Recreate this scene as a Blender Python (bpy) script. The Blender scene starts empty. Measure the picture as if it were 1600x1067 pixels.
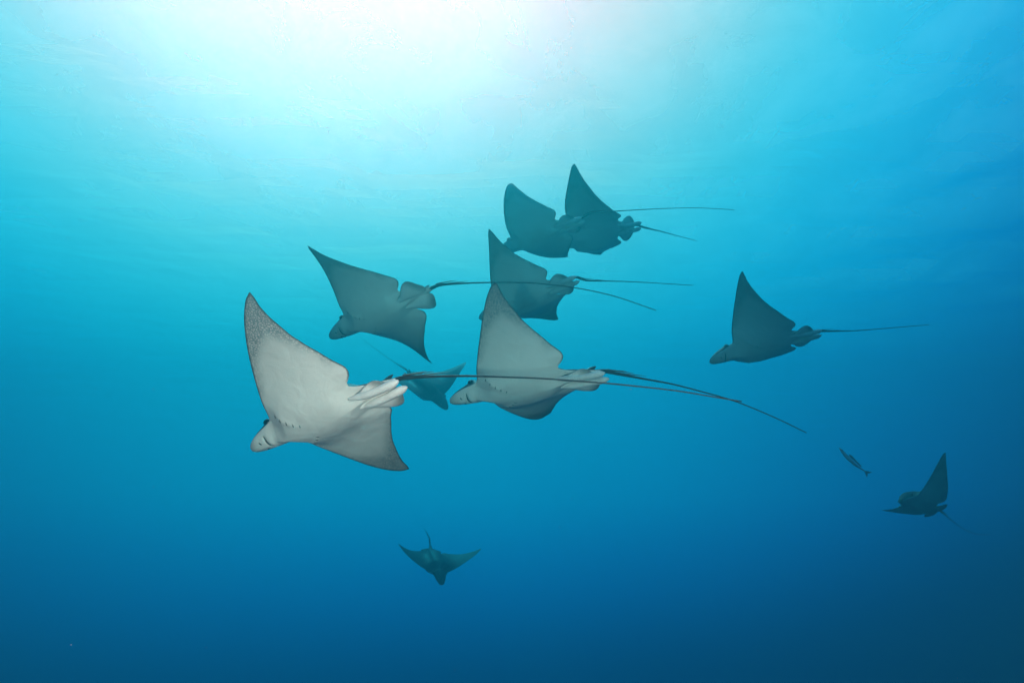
import bpy, math, random
import numpy as np
from mathutils import Matrix, Vector, noise as mnoise

# settings used by the camera, water and light below
WORLD_LOW = .1
WORLD_STOPS = [(0.05, (17.0, 0.9622, 0.4318)), (0.1273, (15.0, 1.0886, 0.6827)), (0.2045, (6.6, 1.1977, 0.9285)), (0.2818, (1.1528, 1.1464, 1.1685)), (0.3591, (0.2224, 0.9962, 1.3681)), (0.4364, (0.0, 0.7185, 1.2499)), (0.5136, (0.0, 0.4505, 1.0368)), (0.5909, (0.0, 0.2623, 0.8153)), (0.6682, (0.0, 0.1161, 0.4895)), (0.7455, (0.0, 0.0288, 0.214)), (0.8227, (0.0, 0.0201, 0.149)), (0.9, (0.0, 0.0113, 0.0841))]
WORLD_STRENGTH = 1.0
STROBE = 2050
HAZE_BOX = (-36,36,-8,38,-18,9)
HAZE_COL = (.011,.22,.265,1)
HAZE_ABS = (0,.747,.92,1)
HAZE_D = .17
HAZE_G = .8
SURF_MIX = .34
BELLY = (.62, .585, .52)
BELLY_GREY_SHADE = (.25,.24,.22)
SUN_AZ_D = -17
SUN_EL_D = 46
WORLD_SIDE = 1.1
STROBE_COL = (1.0,.375,.335)
STROBE_CONE = 80
SIDE_AZ = -.1
WORLD_DEEP = 2.1

# ============================ camera, water light, sun, strobes ============================
scene = bpy.context.scene
C = scene.collection
PITCH = math.radians(15)
cam_d = bpy.data.cameras.new("camera"); cam = bpy.data.objects.new("camera", cam_d); C.objects.link(cam)
cam_d.sensor_width = 36.0; cam_d.lens = 1143.0/1600*36.0
cam_d.clip_start = .05; cam_d.clip_end = 2000
cam.location = (0, 0, 0); cam.rotation_euler = (math.radians(90)+PITCH, 0, 0)
scene.camera = cam

SUN_AZ, SUN_EL = math.radians(SUN_AZ_D), math.radians(SUN_EL_D)      # azimuth from +Y towards +X
SUN_DIR = Vector((math.sin(SUN_AZ)*math.cos(SUN_EL), math.cos(SUN_AZ)*math.cos(SUN_EL), math.sin(SUN_EL)))

class NT:
    """tiny helper for node trees"""
    def __init__(s, tree): s.t = tree; s.n = tree.nodes; s.l = tree.links
    def put(s, kind, **kw):
        n = s.n.new(kind)
        for k, v in kw.items():
            if k == 'inp':
                for a, b in v.items():
                    if hasattr(b, 'is_output') or isinstance(b, bpy.types.NodeSocket): s.l.new(b, n.inputs[a])
                    else: n.inputs[a].default_value = b
            else: setattr(n, k, v)
        return n
    def math(s, op, a, b=None, c=None, clamp=False):
        n = s.n.new('ShaderNodeMath'); n.operation = op; n.use_clamp = clamp
        for i, v in enumerate((a, b, c)):
            if v is None: continue
            if isinstance(v, bpy.types.NodeSocket): s.l.new(v, n.inputs[i])
            else: n.inputs[i].default_value = v
        return n.outputs[0]
    def ramp(s, fac, stops, interp='LINEAR'):
        n = s.n.new('ShaderNodeValToRGB'); cr = n.color_ramp; cr.interpolation = interp
        while len(cr.elements) < len(stops): cr.elements.new(.5)
        for e, (p, c) in zip(cr.elements, stops): e.position = p; e.color = (*c, 1) if len(c) == 3 else c
        s.l.new(fac, n.inputs[0]); return n.outputs[0]
    def mix(s, f, a, b, mode='MIX'):
        n = s.n.new('ShaderNodeMix'); n.data_type = 'RGBA'; n.blend_type = mode
        for k, v in ((0, f), (6, a), (7, b)):
            if isinstance(v, bpy.types.NodeSocket): s.l.new(v, n.inputs[k])
            else: n.inputs[k].default_value = (*v, 1) if isinstance(v, tuple) and len(v) == 3 else v
        return n.outputs[2]
    def smooth(s, v, a, b, lo=0., hi=1.):
        n = s.n.new('ShaderNodeMapRange'); n.interpolation_type = 'SMOOTHSTEP'
        s.l.new(v, n.inputs[0])
        for i, x in enumerate((a, b, lo, hi)): n.inputs[i+1].default_value = x
        return n.outputs[0]

def srgb(r, g, b):
    return tuple(((c/255+.055)/1.055)**2.4 if c/255 > .04045 else c/255/12.92 for c in (r, g, b))

world = bpy.data.worlds.new("World"); scene.world = world; world.use_nodes = True
w = NT(world.node_tree); w.n.clear()
tc = w.put('ShaderNodeTexCoord')
nrm = w.put('ShaderNodeVectorMath', operation='NORMALIZE', inp={0: tc.outputs['Generated']})
dt = w.put('ShaderNodeVectorMath', operation='DOT_PRODUCT', inp={0: nrm.outputs[0], 1: tuple(SUN_DIR)})
ang = w.math('ARCCOSINE', dt.outputs['Value'])
sep = w.put('ShaderNodeSeparateXYZ', inp={0: nrm.outputs[0]})
elev = w.math('ARCSINE', sep.outputs[2])
# open water seen from within: light falls off with the angle to the sun and with looking down
low = w.math('MAXIMUM', w.math('SUBTRACT', SUN_EL, elev), 0.0)
D = w.math('ADD', w.math('MULTIPLY', ang, 1.0), w.math('MULTIPLY', low, WORLD_LOW))
side = w.put('ShaderNodeVectorMath', operation='DOT_PRODUCT', inp={0: nrm.outputs[0], 1: (math.cos(SIDE_AZ), -math.sin(SIDE_AZ), 0)})
side2 = w.math('POWER', w.math('ABSOLUTE', side.outputs['Value']), 4.0)
D = w.math('ADD', D, w.math('MULTIPLY', side2, WORLD_SIDE))
deep = w.math('MAXIMUM', w.math('SUBTRACT', 0.05, elev), 0.0)      # looking down into the deep
D = w.math('ADD', D, w.math('MULTIPLY', deep, WORLD_DEEP))
Dn = w.math('DIVIDE', D, math.radians(120), clamp=True)
col = w.ramp(Dn, [(p, tuple(x/32 for x in c)) for p, c in WORLD_STOPS], 'B_SPLINE')
bg = w.put('ShaderNodeBackground', inp={'Color': col, 'Strength': 32.0})
out = w.put('ShaderNodeOutputWorld', inp={'Surface': bg.outputs[0]})

sun_d = bpy.data.lights.new("sun", 'SUN'); sun_d.energy = 2.6; sun_d.angle = math.radians(4); sun_d.color = (.75, .95, 1.0)
sun = bpy.data.objects.new("sun", sun_d); C.objects.link(sun)
sun.location = SUN_DIR*30; sun.rotation_euler = (-SUN_DIR).to_track_quat('-Z', 'Y').to_euler()

# the two strobes on the photographer's housing, whose warm light is what shows the near bellies pale
for sx in (-1, 1):
    ld = bpy.data.lights.new("dive_strobe", 'SPOT'); ld.energy = STROBE; ld.color = STROBE_COL
    ld.spot_size = math.radians(STROBE_CONE); ld.spot_blend = 1.0; ld.shadow_soft_size = .08
    lo = bpy.data.objects.new("dive_strobe", ld); C.objects.link(lo)
    lo.location = (sx*.75, -.15, -.10)
    lo.rotation_euler = (Vector((-1.0, 5.2, .35))-lo.location).to_track_quat('-Z', 'Y').to_euler()

scene.view_settings.view_transform = 'Standard'; scene.view_settings.look = 'None'
scene.view_settings.exposure = 0; scene.view_settings.gamma = 1; scene.view_settings.use_curve_mapping = False
scene.cycles.max_bounces = 6; scene.cycles.volume_bounces = 0; scene.cycles.transparent_max_bounces = 8
scene.cycles.use_denoising = True
scene.cycles.volume_step_rate = 1.0

def tag(o, label=None, cat=None, group=None, kind=None):
    for k, v in (('label', label), ('category', cat), ('group', group), ('kind', kind)):
        if v: o[k] = v
    return o
def mesh_obj(name, verts, faces, mat, parent=None, smooth=True):
    me = bpy.data.meshes.new(name); me.from_pydata([tuple(map(float, v)) for v in verts], [], faces)
    if smooth: me.shade_smooth()
    if mat: me.materials.append(mat)
    o = bpy.data.objects.new(name, me); C.objects.link(o)
    if parent: o.parent = parent
    return o

# ============================ shape of the rays ============================
# ---------- shape of an eagle ray, in units of half its wingspan: x forward, y to its left, z up ----------
def pchip(xs, ys):
    xs = np.array(xs, float); ys = np.array(ys, float)
    h = np.diff(xs); d = np.diff(ys)/h
    m = np.zeros(len(xs))
    for i in range(1, len(xs)-1):
        if d[i-1]*d[i] > 0:
            w1 = 2*h[i]+h[i-1]; w2 = h[i]+2*h[i-1]
            m[i] = (w1+w2)/(w1/d[i-1]+w2/d[i])
    m[0] = d[0]; m[-1] = d[-1]
    def f(x):
        x = np.clip(np.asarray(x, float), xs[0], xs[-1])
        k = np.clip(np.searchsorted(xs, x, side='right')-1, 0, len(xs)-2)
        t = (x-xs[k])/h[k]
        return ((2*t**3-3*t**2+1)*ys[k] + (t**3-2*t**2+t)*h[k]*m[k]
                + (-2*t**3+3*t**2)*ys[k+1] + (t**3-t**2)*h[k]*m[k+1])
    return f
LE = pchip([0, .03, .06, .085, .105, .12, .135, .15, .18, .23, .3, .4, .5, .6, .7, .8, .88, .94, .98, 1.0],
           [.755, .742, .70, .635, .555, .48, .42, .385, .355, .325, .285, .215, .14, .06, -.025, -.12, -.205, -.28, -.34, -.39])
TE = pchip([0, .02, .045, .07, .095, .115, .135, .155, .18, .21, .24, .27, .31, .36, .44, .54, .66, .78, .88, .95, 1.0],
           [-.86, -.80, -.70, -.60, -.52, -.475, -.455, -.462, -.495, -.528, -.542, -.538, -.512, -.475, -.43, -.378, -.343, -.338, -.353, -.38, -.395])
A0 = .11
def deform(P, q):
    """bend the wings of rest points P (n,3); q = 16 numbers: per side bend p1..p4, twist t1,t2, sweep s1,s2"""
    P = np.atleast_2d(np.asarray(P, float)); out = P.copy()
    tt = np.linspace(0, 1, 81)
    for sd, qq in ((1, q[:8]), (-1, q[8:16])):
        phi = qq[0]*(1-np.exp(-tt*6)) + qq[1]*tt + qq[2]*tt**2 + qq[3]*tt**4
        L = 1-A0; dt = tt[1]-tt[0]
        c = np.cos(phi)*L; s = np.sin(phi)*L
        Y = A0+np.concatenate([[0], np.cumsum((c[1:]+c[:-1])/2*dt)])
        Z = np.concatenate([[0], np.cumsum((s[1:]+s[:-1])/2*dt)])
        m = (P[:, 1]*sd > A0) & (P[:, 1]*sd > 0)
        if not m.any(): continue
        x = P[m, 0]; a = P[m, 1]*sd; z = P[m, 2]
        t = (a-A0)/L
        te = np.clip(t, 0, 1)
        ph = np.interp(te, tt, phi); y0 = np.interp(te, tt, Y)+(t-te)*L*np.cos(ph); z0 = np.interp(te, tt, Z)
        tw = qq[4]*te+qq[5]*te**2
        ct, st = np.cos(tw), np.sin(tw)
        xc = -.05
        x2 = xc+(x-xc)*ct - z*st; zn = (x-xc)*st + z*ct
        x2 = x2 + qq[6]*te + qq[7]*te**2
        out[m, 0] = x2
        out[m, 1] = sd*(y0 - zn*np.sin(ph))
        out[m, 2] = z0 + zn*np.cos(ph)
    return out

# ============================ materials ============================
def new_mat(name):
    m = bpy.data.materials.new(name); m.use_nodes = True; t = NT(m.node_tree); t.n.clear()
    o = t.put('ShaderNodeOutputMaterial'); return m, t, o

def skin_material():
    m, t, o = new_mat("ray_skin")
    def at(n): return t.put('ShaderNodeAttribute', attribute_name=n)
    rest = at('rest').outputs['Vector']; under = at('under').outputs['Fac']
    edge = at('edge').outputs['Fac']; span = at('span').outputs['Fac']
    sx = t.put('ShaderNodeSeparateXYZ', inp={0: rest})
    ax, ay = sx.outputs[0], t.math('ABSOLUTE', sx.outputs[1])
    # --- belly: cream, grey pigment and painted shading outwards, worm-like speckle near the tips and margins, thin dark margin
    blot = t.put('ShaderNodeTexNoise', noise_dimensions='3D', inp={'Vector': rest, 'Scale': 5.0, 'Detail': 5.0, 'Roughness': .6}).outputs[0]
    fine = t.put('ShaderNodeTexNoise', inp={'Vector': rest, 'Scale': 46.0, 'Detail': 3.0, 'Roughness': .6}).outputs[0]
    # mask of where the dark pigment comes in
    tip = t.smooth(span, .52, .98)
    mar = t.math('SUBTRACT', 1.0, t.smooth(edge, .0, .16))
    outer = t.smooth(span, .18, .45)
    mar = t.math('MULTIPLY', mar, outer)
    zone = t.math('ADD', t.math('MULTIPLY', tip, .72), t.math('MULTIPLY', mar, .42), clamp=True)
    zone = t.math('ADD', zone, t.math('MULTIPLY', t.math('SUBTRACT', blot, .5), .35), clamp=True)
    # worm pattern: distorted voronoi edge distance
    wv = t.put('ShaderNodeTexNoise', inp={'Vector': rest, 'Scale': 30.0, 'Detail': 2.0})
    dist = t.put('ShaderNodeVectorMath', operation='MULTIPLY_ADD', inp={0: wv.outputs[1], 1: (.022, .022, .022), 2: rest})
    vor = t.put('ShaderNodeTexVoronoi', feature='DISTANCE_TO_EDGE', inp={'Vector': dist.outputs[0], 'Scale': 66.0})
    worm = t.math('SUBTRACT', 1.0, t.smooth(vor.outputs['Distance'], .04, .30))
    wormm = t.math('MULTIPLY', worm, t.smooth(zone, .12, .62))
    grey_shade = t.math('MAXIMUM', t.math('MULTIPLY', zone, .7), t.math('MULTIPLY', t.smooth(span, .20, .95), .95))  # pigment zones, plus shading of the curved wing painted in along the span
    grey = t.mix(grey_shade, BELLY, BELLY_GREY_SHADE)
    grey = t.mix(t.math('MULTIPLY', t.smooth(blot, .35, .8), .22), grey, (.40, .37, .33))
    grey = t.mix(t.math('MULTIPLY', t.smooth(fine, .45, .75), .16), grey, (.36, .33, .30))
    belly = t.mix(t.math('MULTIPLY', wormm, .78), grey, (.055, .055, .055))
    ragged = t.math('ADD', edge, t.math('MULTIPLY', t.math('SUBTRACT', fine, .5), .016))
    rim = t.math('MULTIPLY', t.math('SUBTRACT', 1.0, t.smooth(ragged, .002, .017)), t.smooth(span, .14, .22))
    belly = t.mix(t.math('MULTIPLY', rim, .95), belly, (.018, .020, .022))
    # darker snout pad
    pad = t.math('MULTIPLY', t.smooth(ax, .60, .72), .45)
    belly = t.mix(pad, belly, (.16, .13, .11))
    # --- back: near black with pale spots
    vs = t.put('ShaderNodeTexVoronoi', feature='F1', inp={'Vector': rest, 'Scale': 13.0, 'Randomness': .8})
    spot = t.math('SUBTRACT', 1.0, t.smooth(vs.outputs['Distance'], .16, .26))
    back = t.mix(t.math('MULTIPLY', spot, .55), (.020, .022, .025), (.16, .17, .17))
    colr = t.mix(t.smooth(under, .42, .58), back, belly)
    bump = t.put('ShaderNodeTexNoise', inp={'Vector': rest, 'Scale': 90.0, 'Detail': 3.0})
    bump2 = t.put('ShaderNodeTexNoise', inp={'Vector': rest, 'Scale': 7.0, 'Detail': 5.0, 'Distortion': .6})
    b1 = t.put('ShaderNodeBump', inp={'Strength': .25, 'Distance': .004, 'Height': bump.outputs[0]})
    b2 = t.put('ShaderNodeBump', inp={'Strength': .5, 'Distance': .020, 'Height': bump2.outputs[0], 'Normal': b1.outputs[0]})
    p = t.put('ShaderNodeBsdfPrincipled', inp={'Base Color': colr, 'Roughness': .55, 'Normal': b2.outputs[0], 'Specular IOR Level': .22})
    t.l.new(p.outputs[0], o.inputs[0]); return m

def plain(name, col, rough=.5, spec=.3, col2=None, scale=8.0, coord='Object', bumpd=.002):
    m, t, o = new_mat(name)
    tcn = t.put('ShaderNodeTexCoord'); n = t.put('ShaderNodeTexNoise', inp={'Vector': tcn.outputs[coord], 'Scale': scale, 'Detail': 4.0})
    c = t.mix(t.smooth(n.outputs[0], .35, .7), col, col2 or tuple(x*.7 for x in col))
    b = t.put('ShaderNodeBump', inp={'Strength': .3, 'Distance': bumpd, 'Height': n.outputs[0]})
    p = t.put('ShaderNodeBsdfPrincipled', inp={'Base Color': c, 'Roughness': rough, 'Specular IOR Level': spec, 'Normal': b.outputs[0]})
    t.l.new(p.outputs[0], o.inputs[0]); return m

def fin_material():
    m, t, o = new_mat("fin_skin")
    under = t.put('ShaderNodeAttribute', attribute_name='under').outputs['Fac']
    u = t.put('ShaderNodeAttribute', attribute_name='along').outputs['Fac']
    e = t.put('ShaderNodeAttribute', attribute_name='edge').outputs['Fac']
    tcn = t.put('ShaderNodeTexCoord'); n = t.put('ShaderNodeTexNoise', inp={'Vector': tcn.outputs['Object'], 'Scale': 14.0, 'Detail': 4.0}).outputs[0]
    dark = t.math('MAXIMUM', t.smooth(u, .72, 1.0), t.math('SUBTRACT', 1.0, t.smooth(e, .0, .10)))
    dark = t.math('MULTIPLY', dark, t.math('ADD', t.math('MULTIPLY', n, .6), .55), clamp=True)
    belly = t.mix(dark, (.66, .63, .57), (.10, .09, .085))
    c = t.mix(t.smooth(under, .42, .58), (.022, .024, .027), belly)
    b = t.put('ShaderNodeBump', inp={'Strength': .3, 'Distance': .004, 'Height': n})
    p = t.put('ShaderNodeBsdfPrincipled', inp={'Base Color': c, 'Roughness': .55, 'Specular IOR Level': .22, 'Normal': b.outputs[0]})
    t.l.new(p.outputs[0], o.inputs[0]); return m

M_SKIN = skin_material(); M_FIN = fin_material()
M_TAIL = plain("tail_skin", (.012, .013, .015), .45, .3, (.022, .022, .024), 30)
M_SPINE = plain("spine_bone", (.05, .045, .04), .5, .3)
M_EYE = plain("eye_wet", (.006, .006, .007), .12, .6)
M_CLASP = plain("clasper_skin", (.68, .65, .59), .5, .25, (.56, .53, .48), 12)
M_SLIT = plain("slit_dark", (.06, .05, .045), .7, .1)
M_MOUTH = plain("mouth_dark", (.035, .028, .025), .7, .1)
M_FISH = plain("fish_silver", (.62, .74, .80), .4, .4, (.45, .58, .64), 12)
M_FISHFIN = plain("fish_fin", (.28, .36, .42), .5, .3)

# ============================ sea surface, water ============================
def sea_surface():
    Z = 9.6; n = 200; X0, X1, Y0, Y1 = -320, 320, -320, 320
    vs = []; 
    for j in range(n):
        for i in range(n):
            p = 2*i/(n-1)-1; r = 2*j/(n-1)-1; x = 320*(.12*p+.88*p**3); y = 12+320*(.12*r+.88*r**3)
            h = .22*mnoise.noise(Vector((x*.22, y*.34, 3.1)))+.10*mnoise.noise(Vector((x*.7, y*.9, 8.7)))
            vs.append((x, y, Z+h))
    fs = [(j*n+i, j*n+i+1, (j+1)*n+i+1, (j+1)*n+i) for j in range(n-1) for i in range(n-1)]
    m, t, o = new_mat("sea_surface_water")
    geo = t.put('ShaderNodeNewGeometry')
    map1 = t.put('ShaderNodeMapping', inp={'Vector': geo.outputs['Position'], 'Scale': (.50, .26, 1.0), 'Rotation': (0, 0, .35)})
    n1 = t.put('ShaderNodeTexNoise', inp={'Vector': map1.outputs[0], 'Scale': 1.0, 'Detail': 6.0, 'Roughness': .55, 'Distortion': .5})
    b = t.put('ShaderNodeBump', inp={'Strength': 1.0, 'Distance': .25, 'Height': n1.outputs[0]})
    tr = t.put('ShaderNodeBsdfTransparent', inp={'Color': (.97, .99, 1, 1)})
    ripple_light = t.smooth(n1.outputs[0], .36, .64)  # uneven light through the wave slopes, painted into the translucent colour
    tl = t.put('ShaderNodeBsdfTranslucent', inp={'Color': t.mix(ripple_light, (.30, .66, .78), (.60, .92, 1.0)), 'Normal': b.outputs[0]})
    dn = t.put('ShaderNodeVectorMath', operation='DOT_PRODUCT', inp={0: geo.outputs['Incoming'], 1: geo.outputs['True Normal']})
    face = t.math('MULTIPLY', t.smooth(t.math('ABSOLUTE', dn.outputs['Value']), .06, .55), SURF_MIX)   # no light passes at a grazing angle
    mx = t.put('ShaderNodeMixShader', inp={0: face, 1: tr.outputs[0], 2: tl.outputs[0]})
    t.l.new(mx.outputs[0], o.inputs[0])
    s = mesh_obj("sea_surface", vs, fs, m)
    tag(s, 'rippled underside of the sea surface high above the school, glowing white near the sun', kind='structure')
sea_surface()

def haze():
    x0, x1, y0, y1, z0, z1 = HAZE_BOX
    vs = [(x, y, z) for x in (x0, x1) for y in (y0, y1) for z in (z0, z1)]
    fs = [(0, 1, 3, 2), (4, 6, 7, 5), (0, 4, 5, 1), (2, 3, 7, 6), (0, 2, 6, 4), (1, 5, 7, 3)]
    m, t, o = new_mat("sea_haze")
    v = t.put('ShaderNodeVolumePrincipled', inp={'Color': HAZE_COL, 'Density': HAZE_D, 'Anisotropy': HAZE_G, 'Absorption Color': HAZE_ABS})
    t.l.new(v.outputs[0], o.inputs['Volume'])
    h = mesh_obj("haze", vs, fs, m, smooth=False)
    tag(h, 'blue haze of the open sea filling the water around the school', kind='stuff')
haze()

# ============================ eagle rays ============================
XT = [-.90, -.80, -.70, -.55, -.40, -.20, .0, .20, .36, .45, .55, .65, .72, .76]
FT = pchip(XT, [.018, .024, .032, .050, .080, .120, .138, .138, .130, .128, .112, .085, .060, .045])
FB = pchip(XT, [.018, .024, .032, .046, .062, .085, .100, .098, .088, .080, .072, .060, .048, .040])
WB = pchip(XT, [.06, .06, .07, .10, .14, .20, .235, .235, .19, .17, .17, .17, .17, .17])
ZM = pchip([-.9, .40, .50, .60, .70, .76], [0, 0, -.008, -.024, -.046, -.062])
def sstep(x, a, b):
    t = np.clip((x-a)/(b-a), 0, 1); return t*t*(3-2*t)
OUT_Y = np.concatenate([np.linspace(0, .2, 90), np.linspace(.2, 1, 120)[1:]])
OUTL = np.concatenate([np.stack([LE(OUT_Y), OUT_Y], 1), np.stack([TE(OUT_Y[::-1]), OUT_Y[::-1]], 1)])
def outline_dist(x, y):
    P = np.stack([x, np.abs(y)], 1); a = OUTL[:-1]; b = OUTL[1:]; d = b-a; dd = np.maximum((d*d).sum(1), 1e-12)
    best = np.full(len(P), 9.0)
    for s in range(0, len(P), 2000):
        p = P[s:s+2000, None, :]; t = np.clip(((p-a)*d).sum(2)/dd, 0, 1)
        r = p-(a+d*t[..., None]); best[s:s+2000] = np.sqrt((r*r).sum(2).min(1))
    return best
def surf(x, y, d=None):
    """half heights above and below the middle sheet at rest position x, y"""
    x = np.asarray(x, float); y = np.asarray(y, float); a = np.abs(y)
    if d is None: d = outline_dist(x, y)
    B = np.exp(-(a/WB(x))**2.3)
    body = np.maximum(sstep(x, .36, .50), sstep(-x, .46, .56)*(a < .14))
    round_b = np.sqrt(1-(1-np.clip(d/np.where(x > 0, .115, .055), 0, 1))**2)
    round_w = sstep(d, -.04, .17)*1.0*np.clip(d/.012, 0, 1)**.6
    round_w = np.where(d <= 0, 0, round_w)
    E = body*round_b+(1-body)*np.minimum(round_w+.0, 1)
    hw = (.042*(1-a)**1.1+.006)*(1-(1-np.clip(d/.26, 0, 1))**2)*(1-body)
    top = FT(x)*B*E+hw
    bot = FB(x)*B*E+hw*.8
    # brow over each eye, gill ridge, groove of the mouth, cheek
    ang = np.exp(-((x-.475)/.05)**2-((a-.105)/.035)**2)
    top += .034*ang*np.sqrt(E)
    gs = (x-.15)*(-.84)+(a-.14)*(-.54); gn = (x-.15)*.54-(a-.14)*.84     # along and across the row of gills
    bot += .007*np.exp(-(gn/.026)**2)*np.exp(-(gs/.075)**4)*E
    xm = .535-1.6*a*a
    bot -= .012*np.exp(-((x-xm)/.012)**2)*(1-sstep(a, .060, .090))
    bot += .012*np.exp(-((x-xm+.045)/.03)**2-(a/.06)**2)
    # keel and the hollow behind the wing roots
    bot -= .018*np.exp(-((x+.40)/.09)**2-((a-.14)/.035)**2)*E
    return np.maximum(top, 0), np.maximum(bot, 0)
def belly_point(x, y, lift=0.0):
    t, b = surf(np.array([x]), np.array([y])); return (x, y, float(ZM(x))-float(b[0])-lift)
def back_point(x, y, lift=0.0):
    t, b = surf(np.array([x]), np.array([y])); return (x, y, float(ZM(x))+float(t[0])+lift)

_rest_cache = {}
def rest_body(ny, nv):
    if (ny, nv) in _rest_cache: return _rest_cache[(ny, nv)]
    k = int(ny*.42)
    yh = np.concatenate([np.linspace(0, .19, k)[:-1], .19+.81*(1-(1-np.linspace(0, 1, ny-k+1))**1.25)])
    yh[-1] = .999
    ys = np.concatenate([-yh[::-1][:-1], yh]); N = len(ys)
    u = np.linspace(0, 1, nv); v = .5*(1-np.cos(np.pi*u)); v = .55*v+.45*u
    le = LE(np.abs(ys)); te = TE(np.abs(ys))
    X = le[:, None]-(le-te)[:, None]*v[None, :]; Y = np.repeat(ys[:, None], nv, 1)
    x = X.ravel(); y = Y.ravel(); d = outline_dist(x, y)
    d = np.where((np.tile(np.arange(nv), N) == 0) | (np.tile(np.arange(nv), N) == nv-1), 0, d)
    t, b = surf(x, y, d); zm = ZM(x)
    edge = (d <= 1e-9)
    t = np.where(edge, 0, t); b = np.where(edge, 0, b)
    topV = np.stack([x, y, zm+t], 1); botV = np.stack([x, y, zm-b], 1)
    idx = np.arange(N*nv).reshape(N, nv); bidx = idx.copy(); inner = np.zeros((N, nv), bool)
    inner[1:-1, 1:-1] = True
    bidx[inner] = N*nv+np.arange(inner.sum())
    V = np.concatenate([topV, botV[inner.ravel()]])
    # side stations at the very tips: both sheets share their vertices
    under = np.concatenate([np.where(edge | ~inner.ravel(), .5, 0.), np.ones(inner.sum())])
    dd = np.concatenate([d, d[inner.ravel()]])
    V[:N*nv][~inner.ravel(), 2] = zm[~inner.ravel()]
    F = []
    for i in range(N-1):
        for j in range(nv-1):
            F.append((idx[i, j], idx[i, j+1], idx[i+1, j+1], idx[i+1, j]))
            F.append((bidx[i, j], bidx[i+1, j], bidx[i+1, j+1], bidx[i, j+1]))
    F = [tuple(int(a) for a in f) for f in F]
    _rest_cache[(ny, nv)] = (V, F, under, dd); return _rest_cache[(ny, nv)]

def add_attr(me, name, vals, vec=False):
    a = me.attributes.new(name, 'FLOAT_VECTOR' if vec else 'FLOAT', 'POINT')
    a.data.foreach_set('vector' if vec else 'value', np.asarray(vals, np.float32).ravel())

def tube(pts, rad, n=10, flat=None):
    """closed tube round the polyline pts, radius per point; flat = (axis, factor) squashes it"""
    P = np.array(pts, float); V = []; F = []
    T = np.gradient(P, axis=0); T /= np.linalg.norm(T, axis=1)[:, None]
    ref = np.array([0, 0, 1.0]) if abs(T[0][2]) < .9 else np.array([0, 1.0, 0])
    for i, (p, t) in enumerate(zip(P, T)):
        s = np.cross(t, ref); s /= np.linalg.norm(s); u = np.cross(s, t)
        rr = rad[i] if isinstance(rad[i], (tuple, list)) else (rad[i], rad[i])
        for k in range(n):
            a = 2*math.pi*k/n
            V.append(p+s*math.cos(a)*rr[0]+u*math.sin(a)*rr[1])
    m = len(P)
    for i in range(m-1):
        for k in range(n):
            k2 = (k+1) % n
            F.append((i*n+k, i*n+k2, (i+1)*n+k2, (i+1)*n+k))
    F.append(tuple(range(n))[::-1]); F.append(tuple((m-1)*n+k for k in range(n)))
    return np.array(V), F
def catmull(P, sub=6):
    P = [np.array(p, float) for p in P]; P = [2*P[0]-P[1]]+P+[2*P[-1]-P[-2]]; out = []
    for i in range(1, len(P)-2):
        a, b, c, d = P[i-1:i+3]
        for k in range(sub):
            t = k/sub; out.append(.5*((2*b)+(c-a)*t+(2*a-5*b+4*c-d)*t*t+(3*b-a-3*c+d)*t**3))
    out.append(P[-2]); return out
def ball(c, r, sq=(1, 1, 1), nu=14, nv=8):
    V = []; F = []
    for j in range(nv+1):
        th = math.pi*j/nv
        for i in range(nu):
            ph = 2*math.pi*i/nu
            V.append((c[0]+r*sq[0]*math.sin(th)*math.cos(ph), c[1]+r*sq[1]*math.sin(th)*math.sin(ph), c[2]+r*sq[2]*math.cos(th)))
    for j in range(nv):
        for i in range(nu):
            i2 = (i+1) % nu; F.append((j*nu+i, (j+1)*nu+i, (j+1)*nu+i2, j*nu+i2))
    return V, F

def blade(centre, half, thick, zoff, nu=22, nw=13, wide=(0, 1, 0), nrm=(0, 0, 1)):
    """flat rounded fin: centre line points, half width, thickness; returns verts, faces, under, along, edge"""
    cl = np.array(catmull(centre, 8)); s = np.linspace(0, 1, len(cl)); u = np.linspace(0, 1, nu)**.85
    u = 1-(1-np.linspace(0, 1, nu))**1.5
    cx = np.stack([np.interp(u, s, cl[:, k]) for k in range(3)], 1); hw = half(u); wide = np.array(wide, float); nrm = np.array(nrm, float)
    V = []; under = []; al = []; ed = []; F = []
    tt = np.linspace(-1, 1, nw)
    for side in (1, -1):
        for i in range(nu):
            for j in range(nw):
                h = thick(u[i])*math.sqrt(max(0, 1-tt[j]**2))*min(1, (1-u[i])*9)**.5
                V.append(cx[i]+wide*hw[i]*tt[j]+nrm*(side*h+zoff*(abs(tt[j])**2)*hw[i]))
                under.append(0 if side > 0 else 1); al.append(u[i]); ed.append(min((1-abs(tt[j]))*hw[i]/.09, (1-u[i])*3.5))
    def q(s, i, j): return s*nu*nw+i*nw+j
    for s_ in (0, 1):
        for i in range(nu-1):
            for j in range(nw-1):
                f = (q(s_, i, j), q(s_, i+1, j), q(s_, i+1, j+1), q(s_, i, j+1)); F.append(f if s_ else f[::-1])
    return np.array(V), F, under, al, ed

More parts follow.
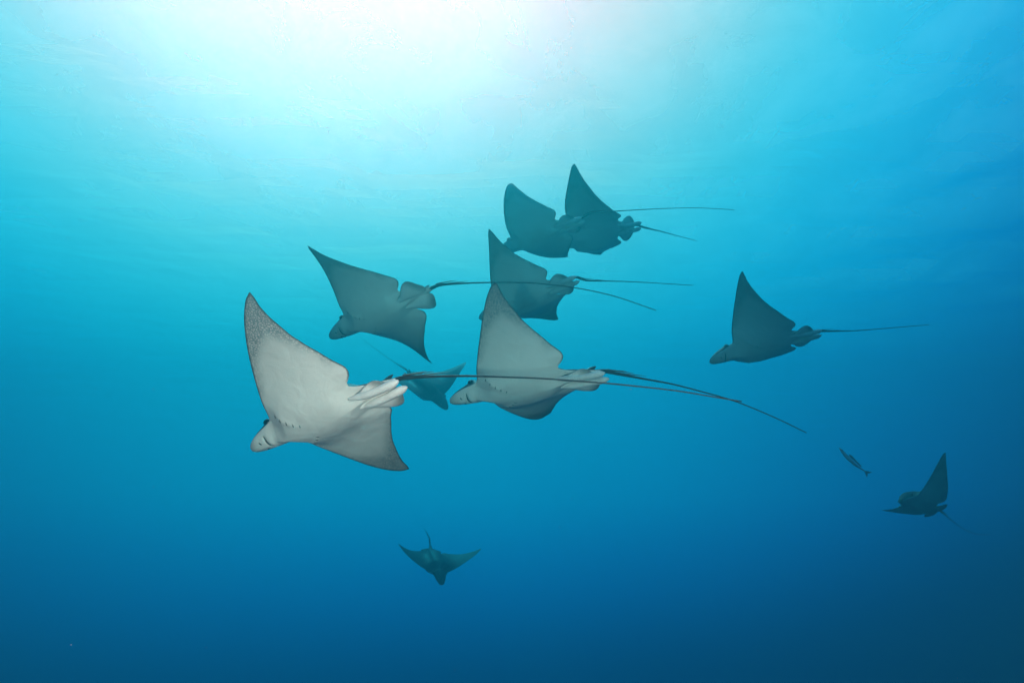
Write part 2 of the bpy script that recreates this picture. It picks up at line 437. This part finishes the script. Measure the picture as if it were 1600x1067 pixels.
def build_ray(d, label, hi=True, claspers=True, group=None):
    S = d['S']; q = np.array(d['q']); R = Matrix(d['R']); T = Vector(d['T'])
    root = bpy.data.objects.new('eagle_ray', None); C.objects.link(root); root.empty_display_size = .2
    root.location = T; root.rotation_mode = 'QUATERNION'; root.rotation_quaternion = R.to_quaternion()
    tag(root, label, 'eagle ray', group)
    ny, nv = (112, 120) if hi else (56, 60)
    V, F, under, dd = rest_body(ny, nv)
    Vd = deform(V, q)*S
    body = mesh_obj('body', Vd, F, M_SKIN, root); me = body.data
    add_attr(me, 'rest', V, True); add_attr(me, 'under', under); add_attr(me, 'edge', dd); add_attr(me, 'span', np.abs(V[:, 1]))
    me.validate(); me.update()
    # eyes
    for sy in (1, -1):
        vv, ff = ball((.474, sy*.118, .040), .027, (1.15, .62, .85))
        mesh_obj('eye', np.array(vv)*S, ff, M_EYE, root)
    # pelvic fins
    for sy in (1, -1):
        sp = d.get('fins', (1, 1))[0 if sy > 0 else 1]
        fw = d.get('fin_width', (1, 1))[0 if sy > 0 else 1]
        def hw(u): return fw*(.040+.080*sstep(u, .12, .80))*np.clip(1-np.clip((u-.80)/.20, 0, 1)**3.0, 0, 1)**.40
        V2, F2, un, al, ed = blade([(-.40, sy*.052, -.030), (-.51, sy*(.040+.028*sp), -.042), (-.61, sy*(.040+.052*sp), -.044), (-.735, sy*(.044+.096*sp), -.034)],
                                   hw, lambda u: .030*(1-u)**.8+.007, .12, wide=(.55, sy*.80, 0))
        fo = mesh_obj('pelvic_fin', V2*S, F2, M_FIN, root)
        add_attr(fo.data, 'under', un); add_attr(fo.data, 'along', al); add_attr(fo.data, 'edge', ed)
    if claspers:
        for sy in (1, -1):
            pts = catmull([(-.40, sy*.062, -.045), (-.50, sy*.056, -.060), (-.63, sy*.048, -.068), (-.76, sy*.044, -.066), (-.865, sy*.042, -.060)], 5)
            n = len(pts); rad = [(.012+.018*math.sin(min(1, i/(n-1)*2.2)*math.pi/2))*(1-max(0, (i/(n-1)-.84)/.16)**2*.75) for i in range(n)]
            V3, F3 = tube(pts, rad, 14); mesh_obj('clasper', V3*S, F3, M_CLASP, root)
    # dorsal fin on the tail root
    V4, F4, un, al, ed = blade([(-.66, 0, .015), (-.69, 0, .040), (-.715, 0, .060), (-.735, 0, .070)],
                               lambda u: .052*(1-u)**.45+.002, lambda u: .012*(1-u)+.003, 0, 12, 9, wide=(1, 0, .1), nrm=(0, 1, 0))
    df = mesh_obj('dorsal_fin', V4*S, F4, M_TAIL, root)
    # tail
    pts = catmull([(-.70, 0, 0), (-.82, 0, .0)]+[tuple(p) for p in d['tail']], 6); n = len(pts)
    cum = np.concatenate([[0], np.cumsum(np.linalg.norm(np.diff(np.array(pts), axis=0), axis=1))]); L = cum[-1]
    rad = [d.get('tail_width', 1)*(.0036+.0175*math.exp(-c/.26)+.0030*(1-c/L)) for c in cum]
    V5, F5 = tube(pts, rad, 12); mesh_obj('tail', V5*S, F5, M_TAIL, root)
    # venomous spines lying along the tail root
    ta = np.array(pts); 
    for k, (c0, c1, off, lift) in enumerate(((.16, .40, .012, .020), (.20, .50, -.010, .026), (.13, .33, .0, .034))):
        cc = np.linspace(c0, c1, 9); pp = np.stack([np.interp(cc, cum, ta[:, i]) for i in range(3)], 1)
        tt = np.linspace(0, 1, 9); pp[:, 1] += off; pp[:, 2] += .012+lift*tt*1.0
        V6, F6 = tube(pp, [(.0065*(1-t)**.7+.0008) for t in tt], 7); mesh_obj('tail_spine', V6*S, F6, M_SPINE, root)
    if hi:
        # mouth: a dark curved line in its groove
        a = np.linspace(-.076, .076, 15); pts = [belly_point(.535-1.6*y*y, y, .0015) for y in a]
        V7, F7 = tube(pts, [(.0075*math.cos(y/.076*1.45)+.0015) for y in a], 8); mesh_obj('mouth', V7*S, F7, M_MOUTH, root)
        for sy in (1, -1):
            p0 = [belly_point(.590+t*.014, sy*(.030+t*.022), .0005) for t in np.linspace(0, 1, 6)]
            V8, F8 = tube(p0, [.002, .005, .006, .006, .005, .002], 8); mesh_obj('nostril', V8*S, F8, M_MOUTH, root)
            for k in range(5):
                gx, gy = .236-.0425*k, .193-.027*k
                p1 = [belly_point(gx-.008*t, sy*(gy+.012*t), .0002) for t in np.linspace(-1, 1, 7)]
                V9, F9 = tube(p1, [.0012, .0026, .0034, .0037, .0034, .0026, .0012], 7); mesh_obj('gill_slit', deform(V9, q)*S, F9, M_SLIT, root)
    return root

RAYS = [
 {'key': '1', 'R': [[-0.7989, -0.5996, 0.0477], [0.5645, -0.72, 0.4038], [-0.2077, 0.3495, 0.9136]], 'T': [-1.281, 4.807, 0.786], 'S': 0.9, 'q': [0.517, -0.269, -0.34, 0.369, -0.189, -0.463, -0.099, 0.229, 0.256, -0.459, -0.421, 0.273, -0.147, -0.358, 0.276, 0.153], 'tail': [[-0.902, -0.018, -0.009], [-1.018, -0.054, -0.027], [-1.176, -0.106, -0.054], [-1.348, -0.166, -0.086], [-1.554, -0.245, -0.128], [-1.789, -0.34, -0.176], [-1.992, -0.431, -0.221], [-2.187, -0.521, -0.264], [-2.488, -0.678, -0.333], [-2.675, -0.788, -0.383], [-2.823, -0.88, -0.423]]},
 {'key': '2', 'R': [[-0.8614, -0.4749, 0.18], [0.5056, -0.769, 0.3911], [-0.0473, 0.4279, 0.9026]], 'T': [0.072, 6.635, 1.359], 'S': 1.017, 'q': [0.677, -0.149, -0.11, 0.23, -0.442, -0.17, -0.027, 0.31, 0.633, -0.64, -0.366, 0.674, -0.328, -0.164, 0.392, 0.176], 'tail': [[-0.864, -0.009, -0.01], [-0.998, -0.047, -0.043], [-1.18, -0.1, -0.083], [-1.381, -0.162, -0.125], [-1.574, -0.235, -0.174], [-1.805, -0.333, -0.234], [-1.98, -0.424, -0.294], [-2.149, -0.526, -0.359], [-2.313, -0.636, -0.428]]},
 {'key': '3', 'R': [[-0.7757, -0.6109, 0.1583], [0.6177, -0.6836, 0.3887], [-0.1292, 0.3993, 0.9077]], 'T': [-1.529, 7.947, 2.466], 'S': 1.08, 'q': [0.255, -0.366, -0.188, 0.801, -0.293, 0.67, -0.044, 0.302, 0.148, 0.284, 0.234, 0.253, 0.322, 0.483, 0.301, 0.277], 'tail': [[-0.919, -0.017, 0.005], [-1.116, -0.087, -0.008], [-1.368, -0.186, -0.028], [-1.608, -0.289, -0.05], [-1.837, -0.397, -0.076], [-2.156, -0.577, -0.127], [-2.451, -0.776, -0.197], [-2.743, -1.02, -0.297]]},
 {'key': '4', 'R': [[-0.8231, -0.5436, 0.1642], [0.5389, -0.6566, 0.5277], [-0.179, 0.5228, 0.8334]], 'T': [0.166, 9.657, 3.207], 'S': 1.008, 'q': [0.326, -0.216, -0.157, -0.326, -0.531, -0.087, 0.203, 0.041, 1.082, -0.619, -0.451, 0.404, -0.275, 0.162, 0.112, 0.308], 'tail': [[-0.942, -0.069, -0.056], [-1.142, -0.146, -0.094], [-1.452, -0.271, -0.14], [-1.747, -0.406, -0.178], [-2.189, -0.64, -0.21]]},
 {'key': '5', 'R': [[-0.766, -0.6014, 0.2271], [0.639, -0.6734, 0.3718], [-0.0707, 0.4299, 0.9001]], 'T': [0.384, 10.659, 4.568], 'S': 1.044, 'q': [0.461, 0.122, 0.111, 0.167, -0.443, -0.613, 0.221, 0.177, 0.091, 0.775, 0.557, -0.35, 0.437, -0.198, 0.266, 0.204], 'tail': [[-0.989, -0.014, 0.029], [-1.211, -0.092, 0.023], [-1.551, -0.224, 0.019], [-1.956, -0.398, 0.024], [-2.339, -0.586, 0.032], [-2.748, -0.83, 0.037]]},
 {'key': '6', 'R': [[-0.7894, 0.0203, -0.6135], [-0.4851, -0.6331, 0.6032], [-0.3761, 0.7738, 0.5096]], 'T': [1.385, 11.425, 4.932], 'S': 1.224, 'q': [-0.407, 0.479, 0.441, -0.234, 1.377, -0.18, 0.994, -0.088, 1.615, -0.824, -0.45, 1.097, 0.198, 0.012, -0.437, -0.054], 'tail': [[-0.986, -0.054, -0.061], [-1.175, -0.107, -0.145], [-1.445, -0.193, -0.288], [-1.694, -0.27, -0.441]]},
 {'key': '7', 'R': [[-0.9657, -0.1337, -0.2227], [-0.0253, -0.8048, 0.593], [-0.2585, 0.5782, 0.7738]], 'T': [3.387, 9.664, 2.53], 'S': 1.008, 'q': [0.409, 0.576, 0.402, -0.223, 0.764, -0.052, 0.484, -0.085, 0.839, 0.097, -0.492, 0.341, 0.32, -0.268, -0.171, 0.198], 'tail': [[-0.95, -0.027, -0.022], [-1.303, -0.089, -0.079], [-1.572, -0.123, -0.115], [-1.842, -0.153, -0.15], [-2.111, -0.181, -0.186], [-2.393, -0.21, -0.226]]},
 {'key': '8', 'R': [[-0.758, 0.6111, -0.228], [-0.6431, -0.6419, 0.4177], [0.1089, 0.4632, 0.8795]], 'T': [6.47, 11.895, 0.514], 'S': 0.945, 'q': [0.577, 0.545, 0.312, -0.112, 0.429, -0.134, 0.161, -0.042, 0.641, 0.045, -0.017, 0.026, 0.015, -0.069, -0.173, -0.233], 'tail': [[-0.987, 0.003, -0.056], [-1.141, -0.004, -0.126], [-1.436, 0.005, -0.259], [-1.723, 0.066, -0.367], [-1.981, 0.197, -0.416]]},
 {'key': '9', 'R': [[0.2578, 0.945, 0.2011], [-0.879, 0.3158, -0.3572], [-0.4011, -0.0847, 0.9121]], 'T': [-1.744, 17.538, -0.581], 'S': 1.152, 'q': [0.291, 0.192, 0.136, -0.31, 0.204, -0.167, 0.017, 0.067, 0.481, 0.173, 0.114, -0.165, 0.011, -0.113, 0.259, 0.343], 'tail': [[-0.945, 0.002, 0.048], [-1.033, -0.008, 0.095], [-1.134, -0.045, 0.148], [-1.226, -0.098, 0.205]]},
 {'key': '10', 'R': [[0.5536, 0.8328, -0.002], [-0.6229, 0.4125, -0.6647], [-0.5527, 0.3692, 0.7471]], 'T': [-2.001, 16.913, 3.387], 'S': 1.278, 'q': [0.215, 0.245, 0.063, -0.387, 0.141, 0.083, 0.079, 0.048, 1.009, -0.221, -0.268, 0.536, 0.187, -0.138, 0.292, 0.403], 'tail': [[-1.0, -0.022, -0.006], [-1.18, -0.045, -0.002], [-1.748, -0.162, 0.062], [-2.278, -0.32, 0.194]]}]

GR = 'eagle rays of the school'
LABELS = {
 '1': 'largest, nearest eagle ray with bright cream belly and speckled upper wing tip',
 '2': 'grey bellied eagle ray crossed by the long tail of the bright nearest ray',
 '3': 'dusky eagle ray above the bright nearest one, both wing tips thin and pointed',
 '4': 'dark teal eagle ray partly hidden behind the raised wing of the grey bellied ray',
 '5': 'left of the two overlapping dark eagle rays at the top, its tail crossing the other',
 '6': 'right of the two overlapping dark eagle rays at the top, wing tip highest of all',
 '7': 'lone eagle ray swimming at the right with one tall raised wing and a straight tail',
 '8': 'small dark eagle ray at lower right facing the viewer, one wing straight up',
 '9': 'small hazy eagle ray alone at the bottom, both wings spread and head down',
 '10': 'faint blue eagle ray far behind the tail of the bright nearest ray',
}
for d in RAYS:
    k = d['key']
    if k in ('4', '5', '6', '7'): d['fins'] = (.45, .75)
    if k in ('1', '2'): d['fins'] = (.3, 1); d['fin_width'] = (.5, 1)
    if k in ('8', '9', '10'): d['tail_width'] = .62
    build_ray(d, LABELS[k], hi=k in ('1', '2', '3', '7'), claspers=k not in ('3', '8', '9'), group=GR)

# ============================ the small fish ============================
def build_fish():
    root = bpy.data.objects.new('slender_fish', None); C.objects.link(root)
    head = Vector((3.129, 7.024, .833)); tail = Vector((3.387, 7.084, .608))
    x = (head-tail).normalized(); y = Vector((.0, 1, .1)); y = (y-x*y.dot(x)).normalized(); z = x.cross(y)
    if z.z < 0: z = -z; y = -y
    root.location = (head+tail)/2*1.38; root.scale = (1.38, 1.38, 1.38); root.rotation_mode = 'QUATERNION'
    root.rotation_quaternion = Matrix((x, y, z)).transposed().to_quaternion()
    tag(root, 'slender silvery fish drifting above and left of the small dark ray at the lower right', 'fish')
    L = (head-tail).length; N = 22; pts = []; rad = []
    for i in range(N):
        t = i/(N-1); pts.append((L/2-L*t, 0, -.018*math.sin(t*math.pi)))
        h = .0175*math.sin(min(1, t/.38)*math.pi/2)**.7*(1-.86*max(0, (t-.38)/.62)**1.3)+.001
        rad.append((h*.62, h))
    V, F = tube(pts, rad, 14); mesh_obj('body', V, F, M_FISH, root)
    def fin(name, tri, th=.0018):
        n = len(tri); V = [(p[0], s*th, p[1]) for s in (-1, 1) for p in tri]
        F = [tuple(range(n)), tuple(range(2*n-1, n-1, -1))]+[(i, (i+1) % n, n+(i+1) % n, n+i)[::-1] for i in range(n)]
        mesh_obj(name, V, F, M_FISHFIN, root, smooth=False)
    fin('tail_fin', [(-L/2+.012, .004), (-L/2-.050, .038), (-L/2-.030, .010), (-L/2-.022, 0), (-L/2-.030, -.012), (-L/2-.040, -.036), (-L/2+.012, -.005)])
    fin('dorsal_fin', [(.06, .016), (.03, .026), (-.03, .020), (-.11, .012), (-.10, .002), (.04, .004)])
    fin('anal_fin', [(.0, -.028), (-.04, -.036), (-.10, -.020), (-.09, -.008)])
    for sy in (1, -1):
        vv, ff = ball((L/2-.035, sy*.0095, .002), .0045, nu=10, nv=6); mesh_obj('eye', vv, ff, M_EYE, root)
build_fish()

# ============================ drifting particles ============================
def snow():
    rnd = random.Random(5); V = []; F = []
    for _ in range(160):
        y = rnd.uniform(2.2, 9); x = rnd.uniform(-.85, .85)*y; z = y*rnd.uniform(-.25, .95)
        r = rnd.uniform(.0005, .0012)*(.6+y*.12); b = len(V)
        for k in range(6):
            dx, dy, dz = ((1, 0, 0), (-1, 0, 0), (0, 1, 0), (0, -1, 0), (0, 0, 1), (0, 0, -1))[k]
            e = r*rnd.uniform(.6, 1.3); V.append((x+dx*e, y+dy*e, z+dz*e))
        for f in ((0, 2, 4), (2, 1, 4), (1, 3, 4), (3, 0, 4), (2, 0, 5), (1, 2, 5), (3, 1, 5), (0, 3, 5)):
            F.append(tuple(b+i for i in f))
    m = plain("plankton", (.55, .55, .5), .8, .1)
    o = mesh_obj('drifting_plankton', V, F, m, smooth=False)
    tag(o, 'fine pale plankton specks drifting in the open water', kind='stuff')
snow()
